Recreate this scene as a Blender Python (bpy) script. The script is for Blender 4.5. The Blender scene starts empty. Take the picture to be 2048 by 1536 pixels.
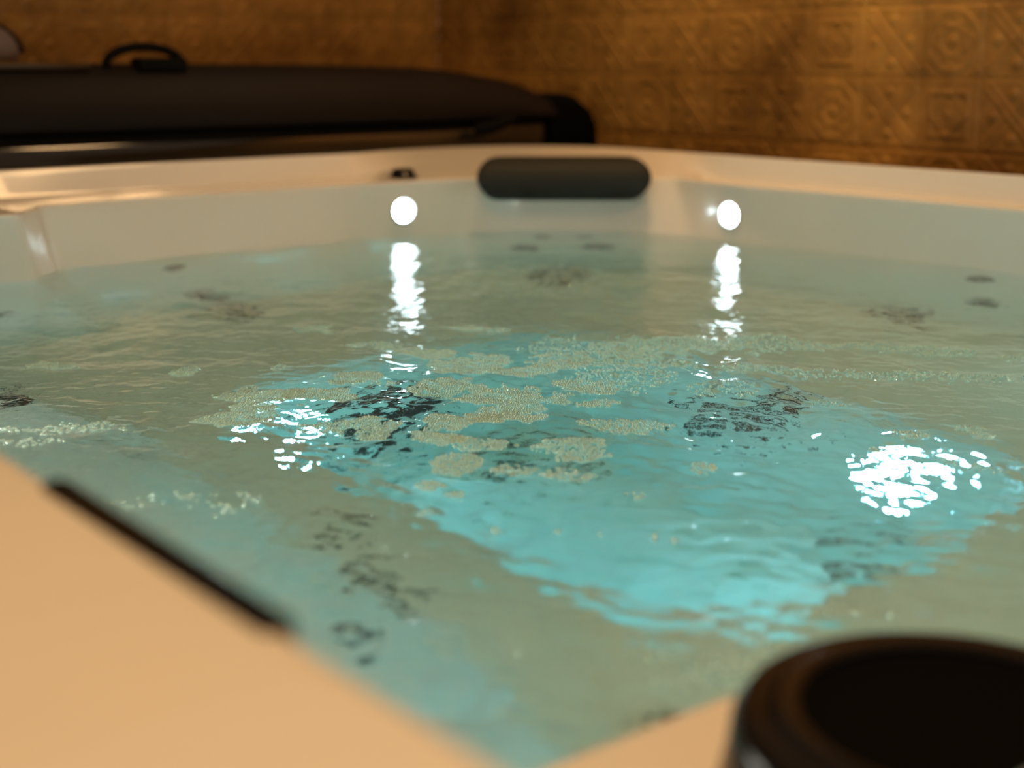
import bpy, bmesh, math, random
import numpy as np
from mathutils import Vector, Matrix

random.seed(7)
rng = np.random.default_rng(11)
scene = bpy.context.scene
COL = scene.collection
PI = math.pi
RIM = 0.90                 # height of the tub rim above the floor
WL = RIM - 0.15            # still water level

# ------------------------------------------------------------------ helpers
def link(name, me, mat=None, parent=None, smooth=True):
    o = bpy.data.objects.new(name, me)
    COL.objects.link(o)
    if mat is not None:
        me.materials.append(mat)
    if parent is not None:
        o.parent = parent
    if smooth:
        me.polygons.foreach_set('use_smooth', [True] * len(me.polygons))
    return o

def mesh(name, verts, faces, mat=None, parent=None, smooth=True):
    me = bpy.data.meshes.new(name)
    me.from_pydata([tuple(v) for v in verts], [], faces)
    me.update()
    return link(name, me, mat, parent, smooth)

def from_bm(name, bm, mat=None, parent=None, smooth=True):
    bmesh.ops.recalc_face_normals(bm, faces=bm.faces)
    me = bpy.data.meshes.new(name)
    bm.to_mesh(me); bm.free()
    return link(name, me, mat, parent, smooth)

def tag(o, label=None, cat=None, group=None, kind=None):
    if label: o['label'] = label
    if cat: o['category'] = cat
    if group: o['group'] = group
    if kind: o['kind'] = kind
    return o

def empty(name, loc=(0, 0, 0)):
    o = bpy.data.objects.new(name, None)
    COL.objects.link(o)
    o.location = loc
    return o

def bevel(o, w, seg=3, ang=20):
    m = o.modifiers.new('bevel', 'BEVEL')
    m.width = w; m.segments = seg; m.limit_method = 'ANGLE'; m.angle_limit = math.radians(ang)
    return m

def subsurf(o, n=2):
    m = o.modifiers.new('sub', 'SUBSURF'); m.levels = n; m.render_levels = n
    return m

def lathe(profile, n=40):
    """profile: list of (r, z) from the axis outward and back; returns verts, faces"""
    vs, fs = [], []
    rows = []
    for r, z in profile:
        if r < 1e-6:
            rows.append([len(vs)]); vs.append((0, 0, z))
        else:
            rows.append(list(range(len(vs), len(vs) + n)))
            for i in range(n):
                a = 2 * PI * i / n
                vs.append((r * math.cos(a), r * math.sin(a), z))
    for a, b in zip(rows[:-1], rows[1:]):
        for i in range(n):
            j = (i + 1) % n
            if len(a) == 1 and len(b) == 1: continue
            if len(a) == 1: fs.append((a[0], b[i], b[j]))
            elif len(b) == 1: fs.append((a[i], b[0], a[j]))
            else: fs.append((a[i], b[i], b[j], a[j]))
    return vs, fs

def lathe_obj(name, profile, mat, parent=None, n=40):
    vs, fs = lathe(profile, n)
    bm = bmesh.new()
    bv = [bm.verts.new(v) for v in vs]
    for f in fs:
        bm.faces.new([bv[i] for i in f])
    return from_bm(name, bm, mat, parent)

def box_obj(name, lo, hi, mat, parent=None, bev=0.0, seg=3):
    bm = bmesh.new()
    bmesh.ops.create_cube(bm, size=1)
    for v in bm.verts:
        v.co = Vector([(lo[i] + hi[i]) / 2 + v.co[i] * (hi[i] - lo[i]) for i in range(3)])
    if bev:
        bmesh.ops.bevel(bm, geom=list(bm.edges), offset=bev, segments=seg, profile=0.5, affect='EDGES')
    return from_bm(name, bm, mat, parent, smooth=bool(bev))

def tube_obj(name, pts, r, mat, parent=None, seg=10, flat=1.0):
    bm = bmesh.new()
    pts = [Vector(p) for p in pts]
    rings = []
    for i, p in enumerate(pts):
        d = (pts[min(i + 1, len(pts) - 1)] - pts[max(i - 1, 0)]).normalized()
        a = d.cross(Vector((0, 1, 0)))
        if a.length < 1e-3: a = d.cross(Vector((1, 0, 0)))
        a.normalize(); b = d.cross(a)
        rings.append([bm.verts.new(p + a * r * flat * math.cos(2 * PI * k / seg) + b * r * math.sin(2 * PI * k / seg)) for k in range(seg)])
    for A, B in zip(rings[:-1], rings[1:]):
        for k in range(seg):
            bm.faces.new((A[k], A[(k + 1) % seg], B[(k + 1) % seg], B[k]))
    bm.faces.new(rings[0]); bm.faces.new(rings[-1])
    return from_bm(name, bm, mat, parent)

def orient(o, pos, nrm):
    n = Vector(nrm).normalized()
    o.matrix_basis = Matrix.Translation(Vector(pos)) @ n.to_track_quat('Z', 'Y').to_matrix().to_4x4()

# ---------------------------------------------------------------- materials
def new_mat(name):
    m = bpy.data.materials.new(name); m.use_nodes = True
    nt = m.node_tree; nt.nodes.clear()
    out = nt.nodes.new('ShaderNodeOutputMaterial')
    return m, nt, out

def principled(name, col, rough=0.5, metal=0.0, spec=0.5, coat=0.0, noise=0.0, nscale=8.0, bump=0.0, bscale=60.0):
    m, nt, out = new_mat(name)
    b = nt.nodes.new('ShaderNodeBsdfPrincipled')
    b.inputs['Base Color'].default_value = (*col, 1)
    b.inputs['Roughness'].default_value = rough
    b.inputs['Metallic'].default_value = metal
    b.inputs['Specular IOR Level'].default_value = spec
    b.inputs['Coat Weight'].default_value = coat
    b.inputs['Coat Roughness'].default_value = 0.05
    nt.links.new(b.outputs[0], out.inputs[0])
    tc = nt.nodes.new('ShaderNodeTexCoord')
    if noise:
        n = nt.nodes.new('ShaderNodeTexNoise'); n.inputs['Scale'].default_value = nscale; n.inputs['Detail'].default_value = 5
        nt.links.new(tc.outputs['Object'], n.inputs['Vector'])
        r = nt.nodes.new('ShaderNodeValToRGB')
        r.color_ramp.elements[0].position = 0.3; r.color_ramp.elements[1].position = 0.7
        r.color_ramp.elements[0].color = (*[c * (1 - noise) for c in col], 1)
        r.color_ramp.elements[1].color = (*[min(1, c * (1 + noise)) for c in col], 1)
        nt.links.new(n.outputs['Fac'], r.inputs[0]); nt.links.new(r.outputs[0], b.inputs['Base Color'])
    if bump:
        n = nt.nodes.new('ShaderNodeTexNoise'); n.inputs['Scale'].default_value = bscale; n.inputs['Detail'].default_value = 4
        nt.links.new(tc.outputs['Object'], n.inputs['Vector'])
        bp = nt.nodes.new('ShaderNodeBump'); bp.inputs['Strength'].default_value = bump; bp.inputs['Distance'].default_value = 0.002
        nt.links.new(n.outputs['Fac'], bp.inputs['Height']); nt.links.new(bp.outputs[0], b.inputs['Normal'])
    return m

def emitter(name, col, strength):
    m, nt, out = new_mat(name)
    e = nt.nodes.new('ShaderNodeEmission')
    e.inputs[0].default_value = (*col, 1); e.inputs[1].default_value = strength
    nt.links.new(e.outputs[0], out.inputs[0])
    return m

M_SHELL = principled('white_gelcoat', (0.82, 0.78, 0.70), rough=0.16, spec=0.5, coat=0.5, noise=0.03, nscale=3)
M_CABINET = principled('cabinet_panel', (0.10, 0.065, 0.045), rough=0.6, noise=0.2)
M_BLACK = principled('black_plastic', (0.006, 0.005, 0.005), rough=0.2, spec=0.18)
M_CAPTOP = principled('matt_black_plastic', (0.003, 0.003, 0.003), rough=0.8, spec=0.03)
M_JET = principled('dark_jet_plastic', (0.018, 0.022, 0.024), rough=0.35)
M_PILLOW = principled('headrest_foam', (0.022, 0.023, 0.019), rough=0.65, spec=0.25, bump=0.2, bscale=200)
M_VINYL = principled('brown_vinyl', (0.008, 0.005, 0.004), rough=0.6, spec=0.2, noise=0.15, nscale=5, bump=0.15, bscale=120)
M_VINYL2 = principled('brown_vinyl_glossy', (0.012, 0.011, 0.009), rough=0.10, spec=1.0)
M_STRAP = principled('black_webbing', (0.004, 0.004, 0.004), rough=0.8, spec=0.1, bump=0.2, bscale=300)
M_SEAM = principled('brown_piping', (0.05, 0.03, 0.015), rough=0.5)
M_STEEL = principled('dark_steel', (0.03, 0.03, 0.03), rough=0.4, metal=0.8)
M_GREY = principled('plum_grey_fabric', (0.20, 0.16, 0.155), rough=0.9, bump=0.3, bscale=300)
M_WOOD = principled('dark_wood', (0.03, 0.018, 0.012), rough=0.5, noise=0.2)
M_FLOOR = principled('dark_floor_tile', (0.10, 0.075, 0.055), rough=0.4, noise=0.2, nscale=4)
M_LED = emitter('led_white', (0.72, 0.93, 1.0), 42.0)
M_LEDC = emitter('led_cyan', (0.34, 0.80, 1.0), 340.0)
M_LED_SEATFILL = emitter('led_teal_seat_fill', (0.34, 0.90, 0.90), 130.0)
M_LED_WALLFILL = emitter('led_white_wall_fill', (0.95, 0.95, 0.84), 270.0)
M_BEZEL = principled('clear_bezel', (0.55, 0.56, 0.55), rough=0.15, coat=0.5)

def wall_material():
    m, nt, out = new_mat('embossed_bronze_tile')
    b = nt.nodes.new('ShaderNodeBsdfPrincipled')
    tc = nt.nodes.new('ShaderNodeTexCoord')
    n1 = nt.nodes.new('ShaderNodeTexNoise'); n1.inputs['Scale'].default_value = 3.2; n1.inputs['Detail'].default_value = 7; n1.inputs['Roughness'].default_value = 0.65
    n2 = nt.nodes.new('ShaderNodeTexNoise'); n2.inputs['Scale'].default_value = 22; n2.inputs['Detail'].default_value = 4
    r1 = nt.nodes.new('ShaderNodeValToRGB')
    e = r1.color_ramp.elements
    e[0].position = 0.30; e[0].color = (0.20, 0.092, 0.016, 1)
    e[1].position = 0.72; e[1].color = (0.62, 0.33, 0.075, 1)
    mix = nt.nodes.new('ShaderNodeMixRGB'); mix.blend_type = 'OVERLAY'; mix.inputs[0].default_value = 0.35
    nt.links.new(tc.outputs['Object'], n1.inputs['Vector']); nt.links.new(tc.outputs['Object'], n2.inputs['Vector'])
    nt.links.new(n1.outputs['Fac'], r1.inputs[0])
    nt.links.new(r1.outputs[0], mix.inputs[1]); nt.links.new(n2.outputs['Fac'], mix.inputs[2])
    nt.links.new(mix.outputs[0], b.inputs['Base Color'])
    b.inputs['Metallic'].default_value = 0.25
    b.inputs['Roughness'].default_value = 0.5
    nt.links.new(b.outputs[0], out.inputs[0])
    return m
M_WALL = wall_material()

def water_material():
    m, nt, out = new_mat('water')
    g = nt.nodes.new('ShaderNodeBsdfGlass')
    g.inputs['Color'].default_value = (1, 1, 1, 1)
    g.inputs['Roughness'].default_value = 0.0
    g.inputs['IOR'].default_value = 1.33
    tc = nt.nodes.new('ShaderNodeTexCoord')
    n = nt.nodes.new('ShaderNodeTexNoise'); n.inputs['Scale'].default_value = 70; n.inputs['Detail'].default_value = 4
    bp = nt.nodes.new('ShaderNodeBump'); bp.inputs['Strength'].default_value = 0.6; bp.inputs['Distance'].default_value = 0.002
    nt.links.new(tc.outputs['Object'], n.inputs['Vector'])
    nt.links.new(n.outputs['Fac'], bp.inputs['Height'])
    nt.links.new(bp.outputs[0], g.inputs['Normal'])
    nt.links.new(g.outputs[0], out.inputs['Surface'])
    va = nt.nodes.new('ShaderNodeVolumeAbsorption')
    va.inputs['Color'].default_value = (0.35, 0.91, 0.96, 1); va.inputs['Density'].default_value = 0.9
    nt.links.new(va.outputs[0], out.inputs['Volume'])
    return m
M_WATER = water_material()

def foam_material():
    m, nt, out = new_mat('bubble_foam')
    lw = nt.nodes.new('ShaderNodeLayerWeight'); lw.inputs['Blend'].default_value = 0.5
    tr = nt.nodes.new('ShaderNodeBsdfTransparent')
    gl = nt.nodes.new('ShaderNodeBsdfGlossy'); gl.inputs['Roughness'].default_value = 0.07; gl.inputs['Color'].default_value = (0.78, 1.0, 0.92, 1)
    df = nt.nodes.new('ShaderNodeBsdfDiffuse'); df.inputs[0].default_value = (0.75, 0.78, 0.72, 1)
    m1 = nt.nodes.new('ShaderNodeMixShader'); m2 = nt.nodes.new('ShaderNodeMixShader')
    ma = nt.nodes.new('ShaderNodeMath'); ma.operation = 'MULTIPLY_ADD'; ma.inputs[1].default_value = .45; ma.inputs[2].default_value = .32
    nt.links.new(lw.outputs['Facing'], ma.inputs[0]); nt.links.new(ma.outputs[0], m1.inputs[0]); nt.links.new(tr.outputs[0], m1.inputs[1]); nt.links.new(gl.outputs[0], m1.inputs[2])
    m2.inputs[0].default_value = 0.21
    tl = nt.nodes.new('ShaderNodeBsdfTranslucent'); tl.inputs[0].default_value = (0.76, 0.85, 0.80, 1)
    m3 = nt.nodes.new('ShaderNodeMixShader'); m3.inputs[0].default_value = .95
    nt.links.new(df.outputs[0], m3.inputs[1]); nt.links.new(tl.outputs[0], m3.inputs[2])
    nt.links.new(m1.outputs[0], m2.inputs[1]); nt.links.new(m3.outputs[0], m2.inputs[2])
    nt.links.new(m2.outputs[0], out.inputs[0])
    return m
M_FOAM = foam_material()

# ------------------------------------------------------------------ the tub
X0, X1, Y0, Y1, RC = 0.045, 2.05, 0.03, 2.44, 0.30
CEN = Vector((1.05, 1.25))
def rrect_ray(p, x0, x1, y0, y1, r, cen):
    """point where the ray from cen through p leaves a rounded rectangle"""
    d = (Vector(p) - cen).normalized()
    lo, hi = 0.0, 4.0
    for _ in range(50):
        t = (lo + hi) / 2; q = cen + d * t
        dx = max(x0 + r - q.x, 0, q.x - (x1 - r)); dy = max(y0 + r - q.y, 0, q.y - (y1 - r))
        inside = math.hypot(dx, dy) <= r if (dx > 0 and dy > 0) else (dx <= r and dy <= r)
        if inside: lo = t
        else: hi = t
    return cen + d * lo

# stations around the tub, clockwise from the far left pad:
# (C = inner edge of ledge xy, zC), (D = wall at waterline xy), back slope inset at seat, pad (True: sloped top), seat z
ST = [
    # C              zC     D               inset seatz  pad
    ((0.36, 1.60), -.010, (0.37, 1.60), .30, -.46, 1),
    ((0.38, 1.95), -.030, (0.39, 1.94), .20, -.48, 1),
    ((0.47, 2.09), -.048, (0.48, 2.06), .14, -.50, 1),
    ((0.548, 2.075), -.045, (0.56, 2.10), .12, -.50, 1),
    ((0.710, 2.090), -.045, (0.735, 2.107), .12, -.50, 1),
    ((0.778, 2.188), -.045, (0.803, 2.188), .12, -.50, 0),
    ((0.979, 2.214), -.045, (1.00, 2.205), .12, -.50, 0),
    ((1.292, 2.216), -.045, (1.308, 2.211), .12, -.50, 0),
    ((1.390, 2.214), -.045, (1.401, 2.219), .12, -.50, 0),
    ((1.620, 2.185), -.045, (1.617, 2.198), .12, -.50, 1),
    ((1.728, 2.129), -.045, (1.717, 2.128), .12, -.50, 1),
    ((1.860, 2.036), -.045, (1.851, 2.024), .12, -.50, 1),
    ((1.943, 1.929), -.045, (1.922, 1.866), .12, -.50, 1),
    ((1.927, 1.743), -.045, (1.945, 1.657), .12, -.50, 0),
    ((1.943, 1.566), -.045, (1.958, 1.509), .12, -.50, 0),
    ((1.950, 1.175), -.045, (1.975, 1.200), .12, -.50, 0),
    ((1.943, 0.783), -.045, (1.965, 0.800), .12, -.50, 0),
    ((1.90, 0.520), -.050, (1.86, 0.56), .12, -.50, 1),
    ((1.75, 0.350), -.050, (1.70, 0.40), .12, -.50, 1),
    ((1.50, 0.240), -.050, (1.48, 0.27), .12, -.50, 1),
    ((1.20, 0.170), -.050, (1.20, 0.19), .14, -.50, 0),
    ((0.90, 0.160), -.050, (0.90, 0.18), .14, -.50, 0),
    ((0.66, 0.170), -.060, (0.66, 0.19), .16, -.50, 0),
    ((0.61, 0.270), -.115, (0.615, 0.28), .16, -.50, (.62, .165)),
    ((0.575, 0.370), -.120, (0.58, 0.38), .14, -.50, (.50, .165)),
    ((0.470, 0.418), -.120, (0.475, 0.428), .12, -.50, (.40, .165)),
    ((0.30, 0.420), -.120, (0.30, 0.430), .12, -.50, (.29, .170)),
    ((0.245, 0.422), -.120, (0.252, 0.432), .14, -.49, (.203, .20)),
    ((0.236, 0.426), -.120, (0.244, 0.436), .18, -.48, (.201, .33)),
    ((0.224, 0.432), -.118, (0.236, 0.442), .22, -.47, (.200, .448)),
    ((0.200, 0.468), .0, (0.225, 0.475), .30, -.46, 3),
    ((0.200, 0.55), .0, (0.225, 0.56), .36, -.46, 3),
    ((0.200, 0.80), .0, (0.225, 0.80), .38, -.46, 3),
    ((0.200, 1.20), .0, (0.225, 1.20), .38, -.46, 3),
    ((0.210, 1.42), .0, (0.235, 1.42), .36, -.46, 3),
]
FX0, FX1, FY0, FY1, FR = 0.765, 1.38, 0.725, 1.62, 0.14
FCEN = Vector((1.07, 1.17))
FLOORZ = -.88
TS = (0, .14, .5, .86)
def lerp(a, b, t): return a + (b - a) * t
STATIONS = []
for i, a in enumerate(ST):
    b = ST[(i + 1) % len(ST)]
    for t in TS:
        pa, pb = a[5], b[5]
        if isinstance(pa, tuple) and isinstance(pb, tuple): pad = Vector(pa).lerp(Vector(pb), t)
        else: pad = pa if t < 0.5 else pb
        if isinstance(pad, tuple): pad = Vector(pad)
        STATIONS.append((Vector(a[0]).lerp(Vector(b[0]), t), lerp(a[1], b[1], t), Vector(a[2]).lerp(Vector(b[2]), t),
                         lerp(a[3], b[3], t), lerp(a[4], b[4], t), pad))
D_POLY = [s[2] for s in STATIONS]

def v3(p, z): return Vector((p.x, p.y, RIM + z))
rows = []
for C, zC, D, inset, zs, pad in STATIONS:
    top = None
    if isinstance(pad, Vector):
        top, pad = pad, 2          # the shelf: the flat rim ends at this point of the wall above it
    O = rrect_ray(C, X0, X1, Y0, Y1, RC, CEN)
    if pad == 3:
        O = Vector((X0, C.y))
    if top is not None:
        O = rrect_ray(top, X0, X1, Y0, Y1, .16, Vector((.35, .45)))
    u = ((top or C) - O); L = u.length; u = u / L
    inward = (FCEN - D).normalized()
    if pad == 3: inward = Vector((1, 0))
    O2 = O + u * .012
    A = O + u * .022; zA = 0.0
    if pad == 0:
        A = O + u * (L * .45); zA = .003
        B = O + u * (L * .57); zB = zC + .003
    elif pad == 1:
        B = A.lerp(C, .5); zB = lerp(-.002, zC, .5)
    elif pad == 2:
        A = top.copy(); B = A.lerp(C, .06); zB = zC + .004
    else:
        A = C.copy(); B = C + Vector((.003, 0)); zB = -.112; C = C + Vector((.008, 0)); zC = -.118
    E = D + inward * (inset * .55); zE = lerp(-.15, zs, .55)
    S = D + inward * inset; zS = zs
    T = rrect_ray(D, FX0, FX1, FY0, FY1, FR, FCEN)
    if pad == 3 or (D.x < .5 and .45 < D.y < 1.7):
        S.x = min(S.x, T.x - .05)
    S2 = S.lerp(T, .25); z2 = lerp(zs, -.50, .4)
    F1 = T + (FCEN - T).normalized() * .015
    F2 = T + (FCEN - T).normalized() * .05
    rows.append([v3(O, -.075), v3(O, -.018), v3(O2, -.004), v3(A, zA), v3(B, zB), v3(C, zC), v3(D, -.15), v3(D + inward * .01, -.19), v3(E, zE),
                 v3(S, zS), v3(S2, z2), v3(T, -.50), v3(F1, -.53), v3(F2, FLOORZ)])
# holding loops beside every fold, so the subdivided shell keeps tight rounded edges
def support_fixed(r, w=.006):
    out = []
    for p, q in zip(r[:-1], r[1:]):
        L = max((q - p).length, 1e-6); t = min(w / L, .3)
        out += [p, p.lerp(q, t), p.lerp(q, 1 - t)]
    out.append(r[-1])
    return out
rows = [support_fixed(r) for r in rows]
NL = len(rows[0]); NS = len(rows)
SV = [p for r in rows for p in r]
SF = []
for i in range(NS):
    j = (i + 1) % NS
    for k in range(NL - 1):
        SF.append((i * NL + k, i * NL + k + 1, j * NL + k + 1, j * NL + k))
ci = len(SV); SV.append(Vector((FCEN.x, FCEN.y, RIM + FLOORZ - .01)))
for i in range(NS):
    SF.append((i * NL + NL - 1, ci, ((i + 1) % NS) * NL + NL - 1))

tub = empty('hot_tub', (1.05, 1.25, 0))
tag(tub, 'white acrylic hot tub filled with glowing turquoise water beside the bronze wall', 'hot tub')
TI = Matrix.Translation((-1.05, -1.25, 0))
def to_tub(o):
    """parent to the tub, keeping the world place it was built in"""
    o.parent = tub
    o.matrix_parent_inverse = TI
    return o

bm = bmesh.new()
bv = [bm.verts.new(v) for v in SV]
for f in SF: bm.faces.new([bv[i] for i in f])
bmesh.ops.recalc_face_normals(bm, faces=bm.faces)
# open sheet: make the seat bottom look up
bm.faces.ensure_lookup_table()
if bm.faces[len(bm.faces) - 1].normal.z < 0:
    bmesh.ops.reverse_faces(bm, faces=bm.faces)
me = bpy.data.meshes.new('shell'); bm.to_mesh(me); bm.free()
shell = link('shell', me, M_SHELL)
to_tub(shell)
subsurf(shell, 2)

# cabinet skirt below the lip
bm = bmesh.new()
ring = []
for k in range(96):
    a = 2 * PI * k / 96
    ring.append(rrect_ray(CEN + Vector((math.cos(a), math.sin(a))), X0 + .03, X1 - .03, Y0 + .03, Y1 - .03, RC - .03, CEN))
lo = [bm.verts.new((p.x, p.y, 0.0)) for p in ring]; hi = [bm.verts.new((p.x, p.y, RIM - .06)) for p in ring]
for k in range(96):
    bm.faces.new((lo[k], lo[(k + 1) % 96], hi[(k + 1) % 96], hi[k]))
bm.faces.new(lo)
cab = from_bm('cabinet', bm, M_CABINET); to_tub(cab)

# --- headrest on the far corner
def headrest():
    c = Vector((1.766, 2.058)); ax = Vector((0.790, -0.613)); ax.normalize(); n = Vector((-ax.y, ax.x)); n = -n if n.dot(CEN - c) < 0 else n
    # cross-section (n toward the water, z), with half length
    prof = [(-.085, -.016, .128), (-.045, -.001, .146), (.000, -.004, .158), (.030, -.022, .170), (.038, -.048, .174), (.034, -.074, .160),
            (.022, -.087, .150), (-.012, -.086, .148), (-.022, -.060, .160), (-.034, -.044, .158), (-.085, -.034, .136)]
    us = [-1, -.985, -.93, -.8, -.5, 0, .5, .8, .93, .985, 1]
    vs, fs = [], []
    cx = sum(p[0] for p in prof) / len(prof); cz = sum(p[1] for p in prof) / len(prof)
    for u in us:
        sh = 1 - .22 * max(0, (abs(u) - .9) / .1) ** 2
        for pn, pz, hl in prof:
            qn = cx + (pn - cx) * sh; qz = cz + (pz - cz) * sh
            p = c + ax * (u * hl) + n * qn
            vs.append((p.x, p.y, RIM + qz))
    m_ = len(prof)
    for i in range(len(us) - 1):
        for k in range(m_):
            fs.append((i * m_ + k, i * m_ + (k + 1) % m_, (i + 1) * m_ + (k + 1) % m_, (i + 1) * m_ + k))
    fs.append(tuple(range(m_))); fs.append(tuple(reversed(range((len(us) - 1) * m_, len(us) * m_))))
    bm = bmesh.new(); b = [bm.verts.new(v) for v in vs]
    for f in fs: bm.faces.new([b[i] for i in f])
    o = from_bm('headrest', bm, M_PILLOW); to_tub(o)
    subsurf(o, 2)
    o['label'] = 'dark grey padded headrest over the far corner'
headrest()

# --- round white lights above the waterline
def wall_light(pos, nrm, name='wall_light', r=.0215, em=None, label=None):
    bez = lathe_obj(name, [(r * 1.02, -.004), (r * 1.02, .004), (r * 1.10, .0055), (r * 1.20, .003), (r * 1.22, -.004)], M_BEZEL, None, 36)
    to_tub(bez); orient(bez, pos, nrm)
    lens = lathe_obj('lens', [(0, .002), (r * .6, .0018), (r * .9, .001), (r, .0), (r, -.003)], em or M_LED, bez, 36)
    if label: bez['label'] = label
    return bez
for pos, nrm in (((1.487, 2.206, .800), (-.11, -.99, -.02)), ((1.934, 1.772, .798), (-1, -.03, -.01))):
    wall_light(pos, nrm)
for pos, nrm in (((.212, .85, .82), (1, 0, .15)), ((.212, 1.30, .82), (1, 0, .15)), ((.95, .175, .80), (0, 1, .15)), ((1.60, .31, .80), (-.5, .8, .15))):
    wall_light(pos, nrm, em=M_LED_WALLFILL)  # unseen near-side lights, added to brighten the far inner walls
for pos, nrm in (((1.360, .945, .270), (-1, -.04, .07)), ((.885, 1.589, .216), (.1, -.98, .1)), ((1.85, .72, .60), (-.9, .4, .1)), ((.42, 1.66, .60), (.9, .4, .1))):
    wall_light(pos, nrm, 'underwater_light', .024, M_LEDC if pos[2] < .4 else (M_LED_SEATFILL if pos[2] < .61 else M_LEDC))  # the teal pair is out of view, added to light the seats

# --- small black air knob on the left ledge
k = lathe_obj('air_knob', [(0, .020), (.016, .020), (.021, .017), (.023, .008), (.029, .006), (.031, .0), (0, 0)], M_BLACK, None, 32)
to_tub(k); k.location = (1.513, 2.243, RIM - .044)
k['label'] = 'small black air knob on the far left ledge'

# --- black waterfall lip along the near left edge
w = box_obj('waterfall_lip', (.194, .372, RIM - .012), (.207, .573, RIM + .003), M_BLACK, None, .003, 2); to_tub(w)

# --- round black filter lid on the shelf at the near corner
FL = Vector((0.470, 0.291, RIM - .119))
prof = [(0, .028), (.058, .028), (.064, .0285), (.067, .036), (.074, .039), (.080, .036), (.082, .034), (.086, .036), (.091, .034), (.095, .028), (.097, .012), (.099, .004), (.100, 0), (0, 0)]
lid = lathe_obj('filter_lid', prof[3:], M_BLACK, None, 96); to_tub(lid); lid.location = FL
lid['label'] = 'glossy black round filter lid on the near shelf'
cap = lathe_obj('lid_centre', [(0, .030), (.05, .030), (.064, .031), (.068, .035), (.069, .02)], M_CAPTOP, lid, 72)

# --- jets
def make_jet():
    o = lathe_obj('jet', [(.0135, .000), (.0145, .004), (.020, .0065), (.026, .005), (.029, .001), (.029, -.004)], M_JET, None, 32)
    lathe_obj('nozzle', [(0, -.002), (.004, -.002), (.005, .0055), (.0085, .006), (.011, .003), (.0137, .001), (.0137, -.004)], M_JET, o, 24)
    return o
JETS = [
    ((1.686, 2.079, 0.58), (-0.58, -0.74, 0.34)),
    ((1.805, 1.992, 0.592), (-0.57, -0.74, 0.34)),
    ((1.737, 2.087, 0.683), (-0.58, -0.74, 0.34)),
    ((1.803, 2.035, 0.682), (-0.57, -0.74, 0.34)),
    ((1.643, 1.981, 0.4), (-0.0, 0.0, 1.0)),
    ((1.716, 1.979, 0.405), (-0.58, -0.75, 0.32)),
    ((1.68, 1.916, 0.4), (0.0, 0.0, 1.0)),
    ((1.607, 1.909, 0.4), (-0.0, 0.0, 1.0)),
    ((0.999, 2.179, 0.668), (0.08, -0.94, 0.34)),
    ((1.009, 2.109, 0.469), (0.02, -0.95, 0.32)),
    ((1.03, 2.097, 0.433), (0.02, -0.95, 0.32)),
    ((1.039, 2.052, 0.4), (-0.0, 0.0, 1.0)),
    ((1.028, 1.996, 0.4), (-0.0, 0.0, 1.0)),
    ((1.86, 1.3, 0.429), (-0.95, -0.04, 0.32)),
    ((1.817, 1.288, 0.4), (0.0, 0.0, 1.0)),
    ((1.851, 1.35, 0.407), (-0.95, -0.04, 0.32)),
    ((1.952, 1.245, 0.68), (-0.94, -0.05, 0.34)),
    ((1.902, 1.202, 0.538), (-0.94, -0.05, 0.32)),
    ((1.185, 1.518, 0.019), (0.0, -0.03, 1.0)),
    ((1.199, 1.472, 0.018), (-0.0, -0.02, 1.0)),
    ((1.14, 1.49, 0.018), (0.0, -0.03, 1.0)),
    ((1.243, 1.451, 0.017), (-0.01, -0.02, 1.0)),
    ((1.357, 1.259, 0.28), (-1.0, 0.03, 0.09)),
    ((1.358, 1.201, 0.297), (-1.0, 0.01, 0.1)),
    ((1.364, 1.151, 0.364), (-1.0, -0.0, 0.1)),
    ((1.352, 1.235, 0.232), (-1.0, 0.02, 0.1)),
    ((1.356, 1.159, 0.275), (-1.0, -0.0, 0.1)),
    ((0.665, 1.098, 0.42), (0.2, 0.0, 0.98)),
    ((0.631, 0.996, 0.43), (0.37, 0.0, 0.93)),
    ((0.622, 0.938, 0.433), (0.37, -0.0, 0.93)),
    ((0.512, 0.832, 0.516), (0.63, -0.0, 0.77)),
    ((1.28, 0.956, 0.018), (-0.04, -0.0, 1.0)),
    ((1.314, 0.961, 0.019), (-0.04, -0.0, 1.0)),
    ((0.673, 0.668, 0.4), (0.0, 0.0, 1.0)),
    ((0.691, 0.673, 0.4), (0.0, 0.0, 1.0)),
    ((0.659, 2.042, 0.554), (0.01, -0.95, 0.3)),
    ((0.557, 1.747, 0.416), (0.26, 0.1, 0.96)),
    ((0.492, 1.514, 0.594), (0.53, -0.35, 0.77)),
]
JS = [1, 1, .6, .6, .9, .9, .9, .9] + [.8] * 10 + [.9] * 9 + [.6, .6, .6, .5] + [.8, .8, .45, .45] + [.6] * 3
jet0 = None
for pos, nrm in JETS:
    if jet0 is None:
        jet0 = make_jet(); j = jet0
    else:
        j = jet0.copy(); COL.objects.link(j)
        for ch_ in list(jet0.children):
            n_ = ch_.copy(); COL.objects.link(n_); n_.parent = j
    to_tub(j); orient(j, pos, nrm)
    k_ = JS[JETS.index((pos, nrm))]; j.scale = (k_, k_, k_)
for pos, nrm, sc in (((1.052, 1.592, .215), (0, -1, .1), 1.0), ((1.020, 1.583, .12), (0, -1, .1), .8)):
    g = lathe_obj('suction_grille', [(0, .014), (.02, .014), (.022, .010), (.028, .010), (.03, .014), (.042, .012), (.044, .008), (.050, .008), (.052, .010), (.062, .006), (.066, 0), (.066, -.004)], M_JET, None, 40)
    to_tub(g); orient(g, pos, nrm); g.scale = (sc, sc, sc)


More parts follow.
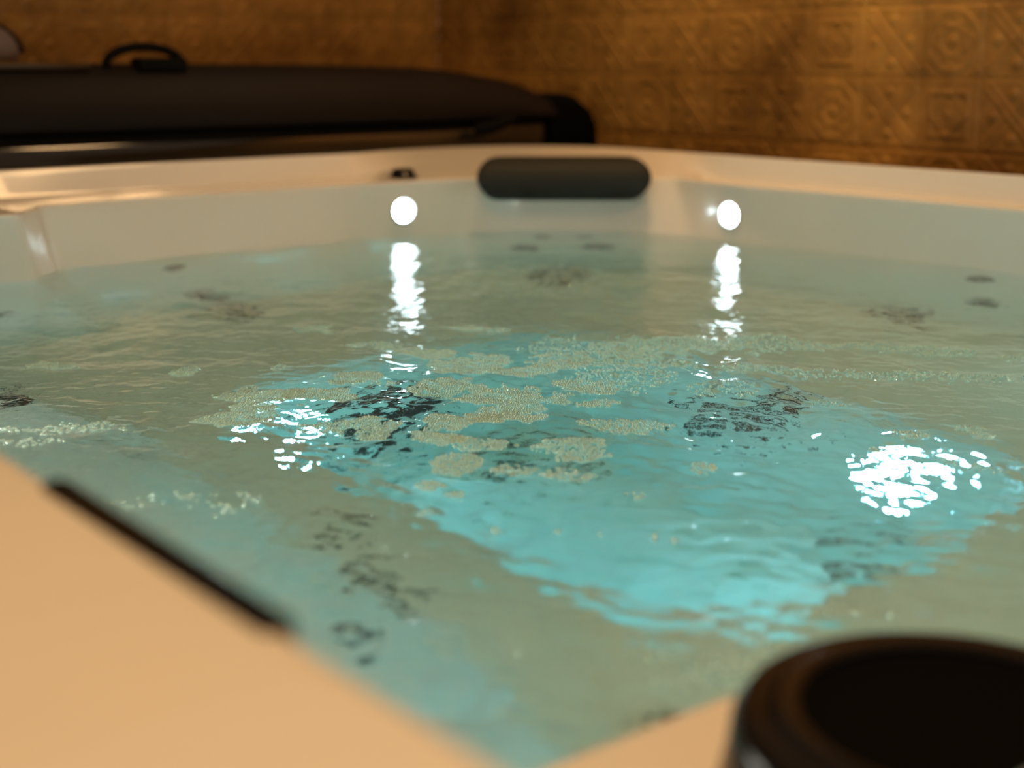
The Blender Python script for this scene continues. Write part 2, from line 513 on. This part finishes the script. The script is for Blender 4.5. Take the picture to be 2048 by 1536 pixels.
# ------------------------------------------------------------------ the water
def pt_in_poly_dist(px, py, poly):
    """signed distance (positive inside) of arrays px, py to polygon"""
    P = np.array([[p.x, p.y] for p in poly]); Q = np.roll(P, -1, 0)
    d = np.full(px.shape, 1e9); ins = np.zeros(px.shape, bool)
    for (ax, ay), (bx, by) in zip(P, Q):
        ex, ey = bx - ax, by - ay
        t = np.clip(((px - ax) * ex + (py - ay) * ey) / (ex * ex + ey * ey + 1e-12), 0, 1)
        d = np.minimum(d, np.hypot(px - ax - t * ex, py - ay - t * ey))
        c = ((ay > py) != (by > py)) & (px < (bx - ax) * (py - ay) / (by - ay + 1e-15) + ax)
        ins ^= c
    return np.where(ins, d, -d)

WAVES = []
for _ in range(110):
    lam = math.exp(rng.uniform(math.log(.016), math.log(.24)))
    th = rng.uniform(0, 2 * PI)
    slope = 0.0080 * (lam / .06) ** -0.42
    WAVES.append((2 * PI / lam * math.cos(th), 2 * PI / lam * math.sin(th), rng.uniform(0, 2 * PI), slope * lam / (2 * PI)))
# where the jets well up: x, y, radius, extra turbulence, mound height
UPWELL = [(1.02, 1.08, .12, 4.5, .006), (0.96, .86, .13, 1.8, .003), (0.72, 1.09, .11, 2.2, .003), (.62, 1.08, .12, 1.0, .0),
          (.94, .66, .10, .9, .002), (1.45, 1.70, .22, .6, .0), (.75, .45, .18, 1.6, .0), (1.2, 1.35, .25, .7, .0), (.45, .75, .15, .9, .0)]
def height(x, y):
    wx = x + .012 * np.sin(9 * y + 1.3) + .008 * np.sin(17 * x + 4); wy = y + .012 * np.sin(8 * x + .4) + .008 * np.sin(15 * y + 2)
    h = np.zeros_like(x)
    for kx, ky, ph, a in WAVES:
        h += a * np.sin(kx * wx + ky * wy + ph)
    t = np.full_like(x, .85); mound = np.zeros_like(x)
    for cx, cy, r, k, mh in UPWELL:
        g = np.exp(-((x - cx) ** 2 + (y - cy) ** 2) / (2 * r * r))
        t += k * g * .55; mound += mh * g
    return h * t + mound

xs = np.arange(.18, 2.06, .004); ys = np.arange(.10, 2.28, .004)
GX, GY = np.meshgrid(xs, ys, indexing='ij')
H = height(GX, GY)
sd = pt_in_poly_dist(GX, GY, D_POLY)
keep = sd > -.016
idx = -np.ones(GX.shape, int); idx[keep] = np.arange(keep.sum())
wv = np.stack([GX[keep], GY[keep], WL + H[keep]], 1)
q = np.stack([idx[:-1, :-1], idx[1:, :-1], idx[1:, 1:], idx[:-1, 1:]], -1).reshape(-1, 4)
q = q[(q >= 0).all(1)]
def np_mesh(name, v, quads):
    me = bpy.data.meshes.new(name)
    me.vertices.add(len(v)); me.vertices.foreach_set('co', v.astype(np.float32).ravel())
    n = quads.shape[1]
    me.loops.add(quads.size); me.loops.foreach_set('vertex_index', quads.astype(np.int32).ravel())
    me.polygons.add(len(quads)); me.polygons.foreach_set('loop_start', np.arange(0, quads.size, n, dtype=np.int32))
    me.polygons.foreach_set('use_smooth', np.ones(len(quads), bool))
    me.update(calc_edges=True); me.validate()
    return me
water = link('water', np_mesh('water', wv, q), M_WATER)
tag(water, 'rippling turquoise water filling the white tub', 'water', kind='stuff')

# ------------------------------------------------------------------ foam rafts
ico = bmesh.new(); bmesh.ops.create_icosphere(ico, subdivisions=2, radius=1)
IV = np.array([v.co[:] for v in ico.verts]); IF = np.array([[v.index for v in f.verts] for f in ico.faces]); ico.free()
# centre x, y, half sizes along / across the view, heading in degrees
RAFTS = [
    (0.527, 0.482, 0.033, 0.016, -21, 0.350, 0.0015),
    (0.517, 0.519, 0.013, 0.008, -38, 0.300, 0.0015),
    (0.571, 0.485, 0.011, 0.008, 9, 0.350, 0.0015),
    (0.445, 0.924, 0.029, 0.029, -91, 0.120, 0.0020),
    (0.412, 0.966, 0.015, 0.024, -101, 0.150, 0.0020),
    (1.132, 1.116, 0.084, 0.049, -13, 0.500, 0.0016),
    (0.965, 1.128, 0.032, 0.033, -0, 0.700, 0.0018),
    (1.347, 0.944, 0.093, 0.023, -59, 0.400, 0.0016),
    (0.887, 1.190, 0.033, 0.040, -71, 1.000, 0.0018),
    (0.891, 1.282, 0.036, 0.024, -72, 1.000, 0.0018),
    (0.756, 1.216, 0.032, 0.026, -55, 1.000, 0.0018),
    (0.686, 1.172, 0.025, 0.030, -13, 1.000, 0.0018),
    (0.632, 1.199, 0.036, 0.039, -38, 1.000, 0.0018),
    (0.800, 1.117, 0.032, 0.034, -69, 1.000, 0.0018),
    (0.818, 1.040, 0.035, 0.045, -39, 1.000, 0.0018),
    (0.732, 0.998, 0.032, 0.023, -27, 1.000, 0.0018),
    (0.779, 0.989, 0.032, 0.026, -39, 1.000, 0.0018),
    (0.658, 1.032, 0.019, 0.031, -39, 1.000, 0.0018),
    (0.680, 0.965, 0.019, 0.021, -38, 0.950, 0.0018),
    (0.657, 0.896, 0.018, 0.032, -70, 0.900, 0.0018),
    (0.704, 0.927, 0.025, 0.017, -38, 0.900, 0.0018),
    (0.601, 0.861, 0.011, 0.012, -39, 0.600, 0.0018),
    (0.603, 0.830, 0.007, 0.008, -38, 0.500, 0.0018),
    (0.908, 1.119, 0.024, 0.029, -17, 1.000, 0.0018),
    (0.907, 1.024, 0.030, 0.034, -59, 0.900, 0.0018),
    (0.875, 0.969, 0.017, 0.015, -38, 0.900, 0.0018),
    (0.844, 0.887, 0.038, 0.019, -50, 0.800, 0.0018),
    (0.755, 0.862, 0.029, 0.028, -39, 0.800, 0.0018),
    (0.701, 0.812, 0.020, 0.017, -38, 0.600, 0.0018),
    (0.680, 0.855, 0.016, 0.014, -38, 0.700, 0.0018),
    (0.853, 0.997, 0.010, 0.015, -39, 0.900, 0.0018),
    (0.622, 0.696, 0.017, 0.024, -39, 0.100, 0.0030),
    (0.658, 0.654, 0.007, 0.009, -38, 0.200, 0.0030),
    (0.670, 0.594, 0.006, 0.008, -38, 0.150, 0.0030),
    (0.651, 0.487, 0.027, 0.010, -46, 0.100, 0.0030),
    (0.707, 0.739, 0.008, 0.009, -38, 0.300, 0.0018),
    (0.626, 1.064, 0.020, 0.016, -38, 0.900, 0.0018),
    (0.579, 1.139, 0.040, 0.021, -18, 0.900, 0.0018),
    (0.648, 1.255, 0.010, 0.015, -38, 0.900, 0.0018),
    (0.635, 1.368, 0.015, 0.020, -15, 0.900, 0.0018),
    (0.531, 1.483, 0.026, 0.016, -39, 0.700, 0.0018),
    (0.443, 1.210, 0.063, 0.016, -38, 0.450, 0.0018),
    (0.398, 1.187, 0.027, 0.010, -39, 0.300, 0.0018),
    (0.721, 1.322, 0.006, 0.015, -39, 0.900, 0.0018),
    (0.996, 1.072, 0.049, 0.096, -38, 0.350, 0.0018),
    (1.049, 1.164, 0.061, 0.068, -20, 0.250, 0.0018),
    (1.182, 0.902, 0.168, 0.021, -43, 0.350, 0.0018),
    (0.805, 0.755, 0.009, 0.013, -39, 0.700, 0.0018),
    (1.022, 0.705, 0.018, 0.015, -38, 0.700, 0.0018),
    (1.076, 0.680, 0.014, 0.019, -39, 0.700, 0.0018),
    (0.965, 0.695, 0.013, 0.009, -38, 0.500, 0.0018),
    (0.970, 0.624, 0.025, 0.011, -38, 0.250, 0.0018),
    (0.580, 0.743, 0.007, 0.008, -38, 0.400, 0.0018),
    (1.009, 0.929, 0.029, 0.028, -39, 0.250, 0.0018),
    (0.870, 1.361, 0.029, 0.017, -39, 0.800, 0.0018),
    (1.027, 1.356, 0.036, 0.019, -54, 0.600, 0.0018),
    (0.767, 1.178, 0.015, 0.008, -38, 0.500, 0.0018),
    (0.453, 0.553, 0.015, 0.022, -39, 0.020, 0.0030),
    (0.458, 0.509, 0.015, 0.025, -39, 0.015, 0.0030),
    (0.493, 0.762, 0.003, 0.008, -38, 0.200, 0.0030),
    (0.557, 0.805, 0.006, 0.008, -38, 0.400, 0.0018),
    (0.406, 0.468, 0.003, 0.008, -39, 0.100, 0.0030),
    (1.246, 1.062, 0.052, 0.040, -69, 0.300, 0.0018),
    (0.865, 1.485, 0.024, 0.019, -38, 0.600, 0.0018),
    (1.051, 0.830, 0.019, 0.012, -39, 0.400, 0.0018),
]
def noise2(x, y, seed):
    r = np.random.default_rng(seed); s = np.zeros_like(x)
    for _ in range(14):
        lam = math.exp(r.uniform(math.log(.012), math.log(.08))); th = r.uniform(0, 2 * PI)
        s += np.sin(2 * PI / lam * (x * math.cos(th) + y * math.sin(th)) + r.uniform(0, 6.28)) * (lam / .05) ** .6
    return s / 3.2
def build_foam():
    bx, by, br = [], [], []
    for n, (cx, cy, a, b, hd, dens, rad) in enumerate(RAFTS):
        sp = rad * 1.75
        m = max(a, b) * 1.3
        g = np.arange(-m, m, sp)
        if len(g) < 2: g = np.array([-.5 * sp, .5 * sp])
        U, V = np.meshgrid(g, g, indexing='ij')
        U = U + (np.arange(len(g)) % 2 * .5 * sp)[None, :]
        U = U + rng.normal(0, sp * .16, U.shape); V = V + rng.normal(0, sp * .16, V.shape)
        q = (U / a) ** 2 + (V / b) ** 2 + .75 * noise2(U, V, 100 + n) - .3
        ok = (q < 1) & (rng.random(U.shape) < dens)
        c, s = math.cos(math.radians(hd)), math.sin(math.radians(hd))
        bx.append(cx + U[ok] * c - V[ok] * s); by.append(cy + U[ok] * s + V[ok] * c)
        br.append(rad * rng.uniform(.6, 1.15, ok.sum()))
    bx = np.concatenate(bx); by = np.concatenate(by); br = np.concatenate(br)
    ok = pt_in_poly_dist(bx, by, D_POLY) > .01
    bx, by, br = bx[ok], by[ok], br[ok]
    bz = WL + height(bx, by) + br * .25
    v = IV[None] * br[:, None, None] * np.array([1, 1, .8]) + np.stack([bx, by, bz], 1)[:, None]
    f = IF[None] + (np.arange(len(bx)) * len(IV))[:, None, None]
    print('bubbles', len(bx))
    o = link('foam', np_mesh('foam', v.reshape(-1, 3), f.reshape(-1, 3)), M_FOAM)
    tag(o, 'rafts of tiny glistening bubbles drifting on the turquoise water', 'foam', kind='stuff')
build_foam()

# ------------------------------------------------------------------ hot tub cover behind the far rim
cover = empty('hot_tub_cover', (1.2, 2.75, 0))
tag(cover, 'folded dark brown vinyl hot tub cover lying behind the far left rim', 'cover')
CI = Matrix.Translation((-1.2, -2.75, 0))
def to_cover(o):
    o.parent = cover; o.matrix_parent_inverse = CI; return o
def slab(name, outline, section, mat):
    """outline: list of (x, ztop); section: (y, fraction 0..1 of height above zb) closed profile; extruded along x"""
    bm = bmesh.new(); rings = []
    for x, zt, zb in outline:
        rings.append([bm.verts.new((x, y, RIM + zb + f * (zt - zb))) for y, f in section])
    n = len(section)
    for A, B in zip(rings[:-1], rings[1:]):
        for k in range(n): bm.faces.new((A[k], A[(k + 1) % n], B[(k + 1) % n], B[k]))
    bm.faces.new(rings[0]); bm.faces.new(rings[-1])
    o = from_bm(name, bm, mat); to_cover(o); bevel(o, .012, 3, 50); return o
XS = [(-.35, .177), (.2, .177), (.8, .176), (1.2, .175), (1.55, .172), (1.80, .166), (1.88, .159), (1.955, .149), (2.04, .134), (2.09, .116), (2.12, .104)]
upper = slab('upper_panel', [(x, z, .052) for x, z in XS], [(2.494, .0), (2.490, .12), (2.50, .40), (2.522, .75), (2.56, .96), (2.62, 1.0), (2.98, 1.0), (3.03, .9), (3.04, .5), (3.03, 0.0), (2.6, 0.0)], M_VINYL)
lower = slab('lower_panel', [(-.35, .05, -.07), (.8, .05, -.07), (1.80, .05, -.07), (2.10, .05, -.07)], [(2.512, .02), (2.511, .15), (2.5095, .5), (2.5075, .9), (2.509, .99), (3.0, 1.0), (3.03, .8), (3.03, .2), (3.0, 0.0)], M_VINYL2)
pts = [(x, 2.545, RIM + .170) for x in np.linspace(-.3, 1.02, 12)]
to_cover(tube_obj('piping', pts, .006, M_SEAM))
endp = slab('fold_end', [(2.105, .070, -.07), (2.115, .095, -.07), (2.135, .106, -.07), (2.17, .105, -.07), (2.20, .098, -.07), (2.23, .078, -.07), (2.246, .045, -.07), (2.25, .0, -.07)],
            [(2.50, .0), (2.492, .3), (2.50, .9), (2.53, 1.0), (2.98, 1.0), (3.0, .9), (3.0, 0.0)], M_CAPTOP)
endp['label'] = 'black rounded fold end'
# strap handles
arc = []
for t in np.linspace(0, 1, 15):
    a = PI * t
    arc.append((1.135 - .078 * math.cos(a), 2.56, RIM + .166 + .040 * math.sin(a) ** .8))
h = to_cover(tube_obj('handle', arc, .009, M_STRAP, None, 10, 1.0)); h['label'] = 'black arched strap handle on top'
box = box_obj('handle_pad', (1.115, 2.535, RIM + .160), (1.215, 2.585, RIM + .186), M_STRAP, None, .006, 2); to_cover(box)
arc = [(1.875 + .105 * t, 2.490 - .016 * math.sin(PI * t), RIM + .030 + .020 * t) for t in np.linspace(0, 1, 11)]
h = to_cover(tube_obj('strap', arc, .013, M_STRAP, None, 10, 1.0)); h['label'] = 'short black strap on the front'
# the stand that carries the cover
for x in (-.2, 1.0, 2.05):
    to_cover(box_obj('support_leg', (x - .02, 2.62, 0), (x + .02, 2.66, RIM - .10), M_STEEL))
    to_cover(box_obj('support_leg', (x - .02, 2.92, 0), (x + .02, 2.96, RIM - .10), M_STEEL))
to_cover(box_obj('support_tray', (-.3, 2.56, RIM - .10), (2.2, 3.0, RIM - .07), M_STEEL))

# ------------------------------------------------------------------ cushion on the cover, far left
cu = empty('cushion', (.832, 2.74, RIM + .180))
tag(cu, 'rounded plum grey cushion with dark piping on the cover at the left edge', 'cushion')
bm = bmesh.new(); bmesh.ops.create_uvsphere(bm, u_segments=40, v_segments=20, radius=1)
for v in bm.verts:
    c_ = v.co
    v.co = Vector((math.copysign(abs(c_.x) ** .8, c_.x) * .125, c_.y * .07, max(c_.z, -.25) * .064 + .016))
from_bm('cushion_body', bm, M_GREY, cu)
arc = [(.127 * math.cos(a), -.012, .016 + .066 * math.sin(a)) for a in np.linspace(-.05, PI + .05, 40)]
tube_obj('piping', arc, .006, M_STRAP, cu)

# ------------------------------------------------------------------ room
TILE = .136
def emboss(u, v):
    iu = np.floor(u / TILE).astype(int); iv = np.floor(v / TILE).astype(int)
    a = u / TILE - iu - .5; b = v / TILE - iv - .5
    r = np.hypot(a, b); th = np.arctan2(b, a)
    def ridge(d, w): return np.exp(-(d / w) ** 2)
    seam = -.6 * ridge(.5 - np.maximum(abs(a), abs(b)), .018)
    frame = .3 * ridge(.5 - np.maximum(abs(a), abs(b)) - .05, .018)
    # motif one: crossing double diagonals with small diamonds
    d1 = (a - b) / 1.414; d2 = (a + b) / 1.414
    m1 = ridge(abs(d1) - .045, .018) + ridge(abs(d2) - .045, .018)
    for cx, cy in ((.3, 0), (-.3, 0), (0, .3), (0, -.3)):
        q = abs(a - cx) + abs(b - cy)
        m1 = m1 + .9 * np.clip((.11 - q) / .05, 0, 1)
    # motif two: rosette in rings
    m2 = ridge(r - .40, .02) + .8 * ridge(r - .20, .02) + .9 * np.clip((.09 - r) / .04, 0, 1)
    pet = .30 + .055 * np.cos(8 * th)
    m2 = m2 + .7 * ridge(r - pet, .022)
    for sx in (-1, 1):
        for sy in (-1, 1):
            m2 = m2 + .8 * ridge(np.hypot(a - sx * .41, b - sy * .41) - .05, .018)
    # motif three: square scrolls
    mx = np.maximum(abs(a), abs(b))
    m3 = ridge(mx - .30, .02) + ridge(abs(a) + abs(b) - .30, .02) + .8 * np.clip((.08 - r) / .03, 0, 1) + .6 * ridge(r - .14, .02)
    k = (iu + 2 * iv) % 4
    m = np.where((k % 2) == 0, m1, np.where(k == 1, m2, m3))
    return (seam + frame + m * (mx < .45)) * .0040
def wall_grid(name, u0, u1, step, f):
    us = np.arange(u0, u1 + step / 2, step); vs = np.arange(0, 2.5 + step / 2, step)
    U, V = np.meshgrid(us, vs, indexing='ij')
    E = emboss(U + 10 * TILE, V + .04)
    co = f(U, V, E).reshape(-1, 3)
    n, m_ = U.shape
    I = np.arange(n * m_).reshape(n, m_)
    qd = np.stack([I[:-1, :-1], I[1:, :-1], I[1:, 1:], I[:-1, 1:]], -1).reshape(-1, 4)
    o = link(name, np_mesh(name, co, qd), M_WALL)
    o['kind'] = 'structure'
    return o
WX, WY = 2.30, 3.22
wall_grid('wall_right', -1.0, WY, .0042, lambda U, V, E: np.stack([WX - E, U, V], -1))
wall_grid('wall_back', -1.5, WX, .006, lambda U, V, E: np.stack([U, WY - E, V], -1))
fl = box_obj('floor', (-2.5, -2.0, -.05), (WX + .05, WY + .05, 0), M_FLOOR); fl['kind'] = 'structure'

# ------------------------------------------------------------------ light
def lamp(name, loc, target, size, power, col, shape='DISK', spread=180):
    l = bpy.data.lights.new(name, 'AREA'); l.shape = shape; l.size = size; l.energy = power; l.color = col; l.spread = math.radians(spread)
    o = bpy.data.objects.new(name, l); COL.objects.link(o); o.location = loc
    o.rotation_euler = (Vector(target) - Vector(loc)).to_track_quat('-Z', 'Y').to_euler()
    return o
WARM = (1.0, .60, .27)
lamp('ceiling_lamp', (.20, .45, 2.5), (.25, .5, 0), .75, 11, WARM, spread=130)
lamp('ceiling_lamp', (1.65, 1.75, 2.5), (2.25, 1.85, .9), .45, 8.5, WARM, spread=130)
world = bpy.data.worlds.new('world'); scene.world = world; world.use_nodes = True
bg = world.node_tree.nodes['Background']; bg.inputs[0].default_value = (1.0, .70, .45, 1); bg.inputs[1].default_value = .22

# ------------------------------------------------------------------ camera
cam = bpy.data.cameras.new('camera'); co = bpy.data.objects.new('camera', cam); COL.objects.link(co)
PITCH = math.atan((768 - 121.5) / 2750)
co.location = (0, 0, RIM + .18)
co.rotation_euler = (PI / 2 - PITCH, 0, -math.radians(38.5))
cam.sensor_width = 36; cam.lens = 36 * 2750 / 2048
cam.clip_start = .02
cam.dof.use_dof = True; cam.dof.focus_distance = 1.36; cam.dof.aperture_fstop = 3.0; cam.dof.aperture_blades = 9
scene.camera = co

scene.view_settings.view_transform = 'Standard'
scene.view_settings.look = 'None'
scene.view_settings.exposure = 0.0
scene.view_settings.gamma = 1.0
scene.view_settings.use_curve_mapping = False
c = scene.cycles
c.use_denoising = True; c.use_adaptive_sampling = True; c.adaptive_threshold = 0.04; c.adaptive_min_samples = 20
c.max_bounces = 14; c.transmission_bounces = 10; c.glossy_bounces = 6; c.diffuse_bounces = 5; c.transparent_max_bounces = 24
c.caustics_reflective = True; c.caustics_refractive = True
c.blur_glossy = 0.6
c.sample_clamp_indirect = 12.0
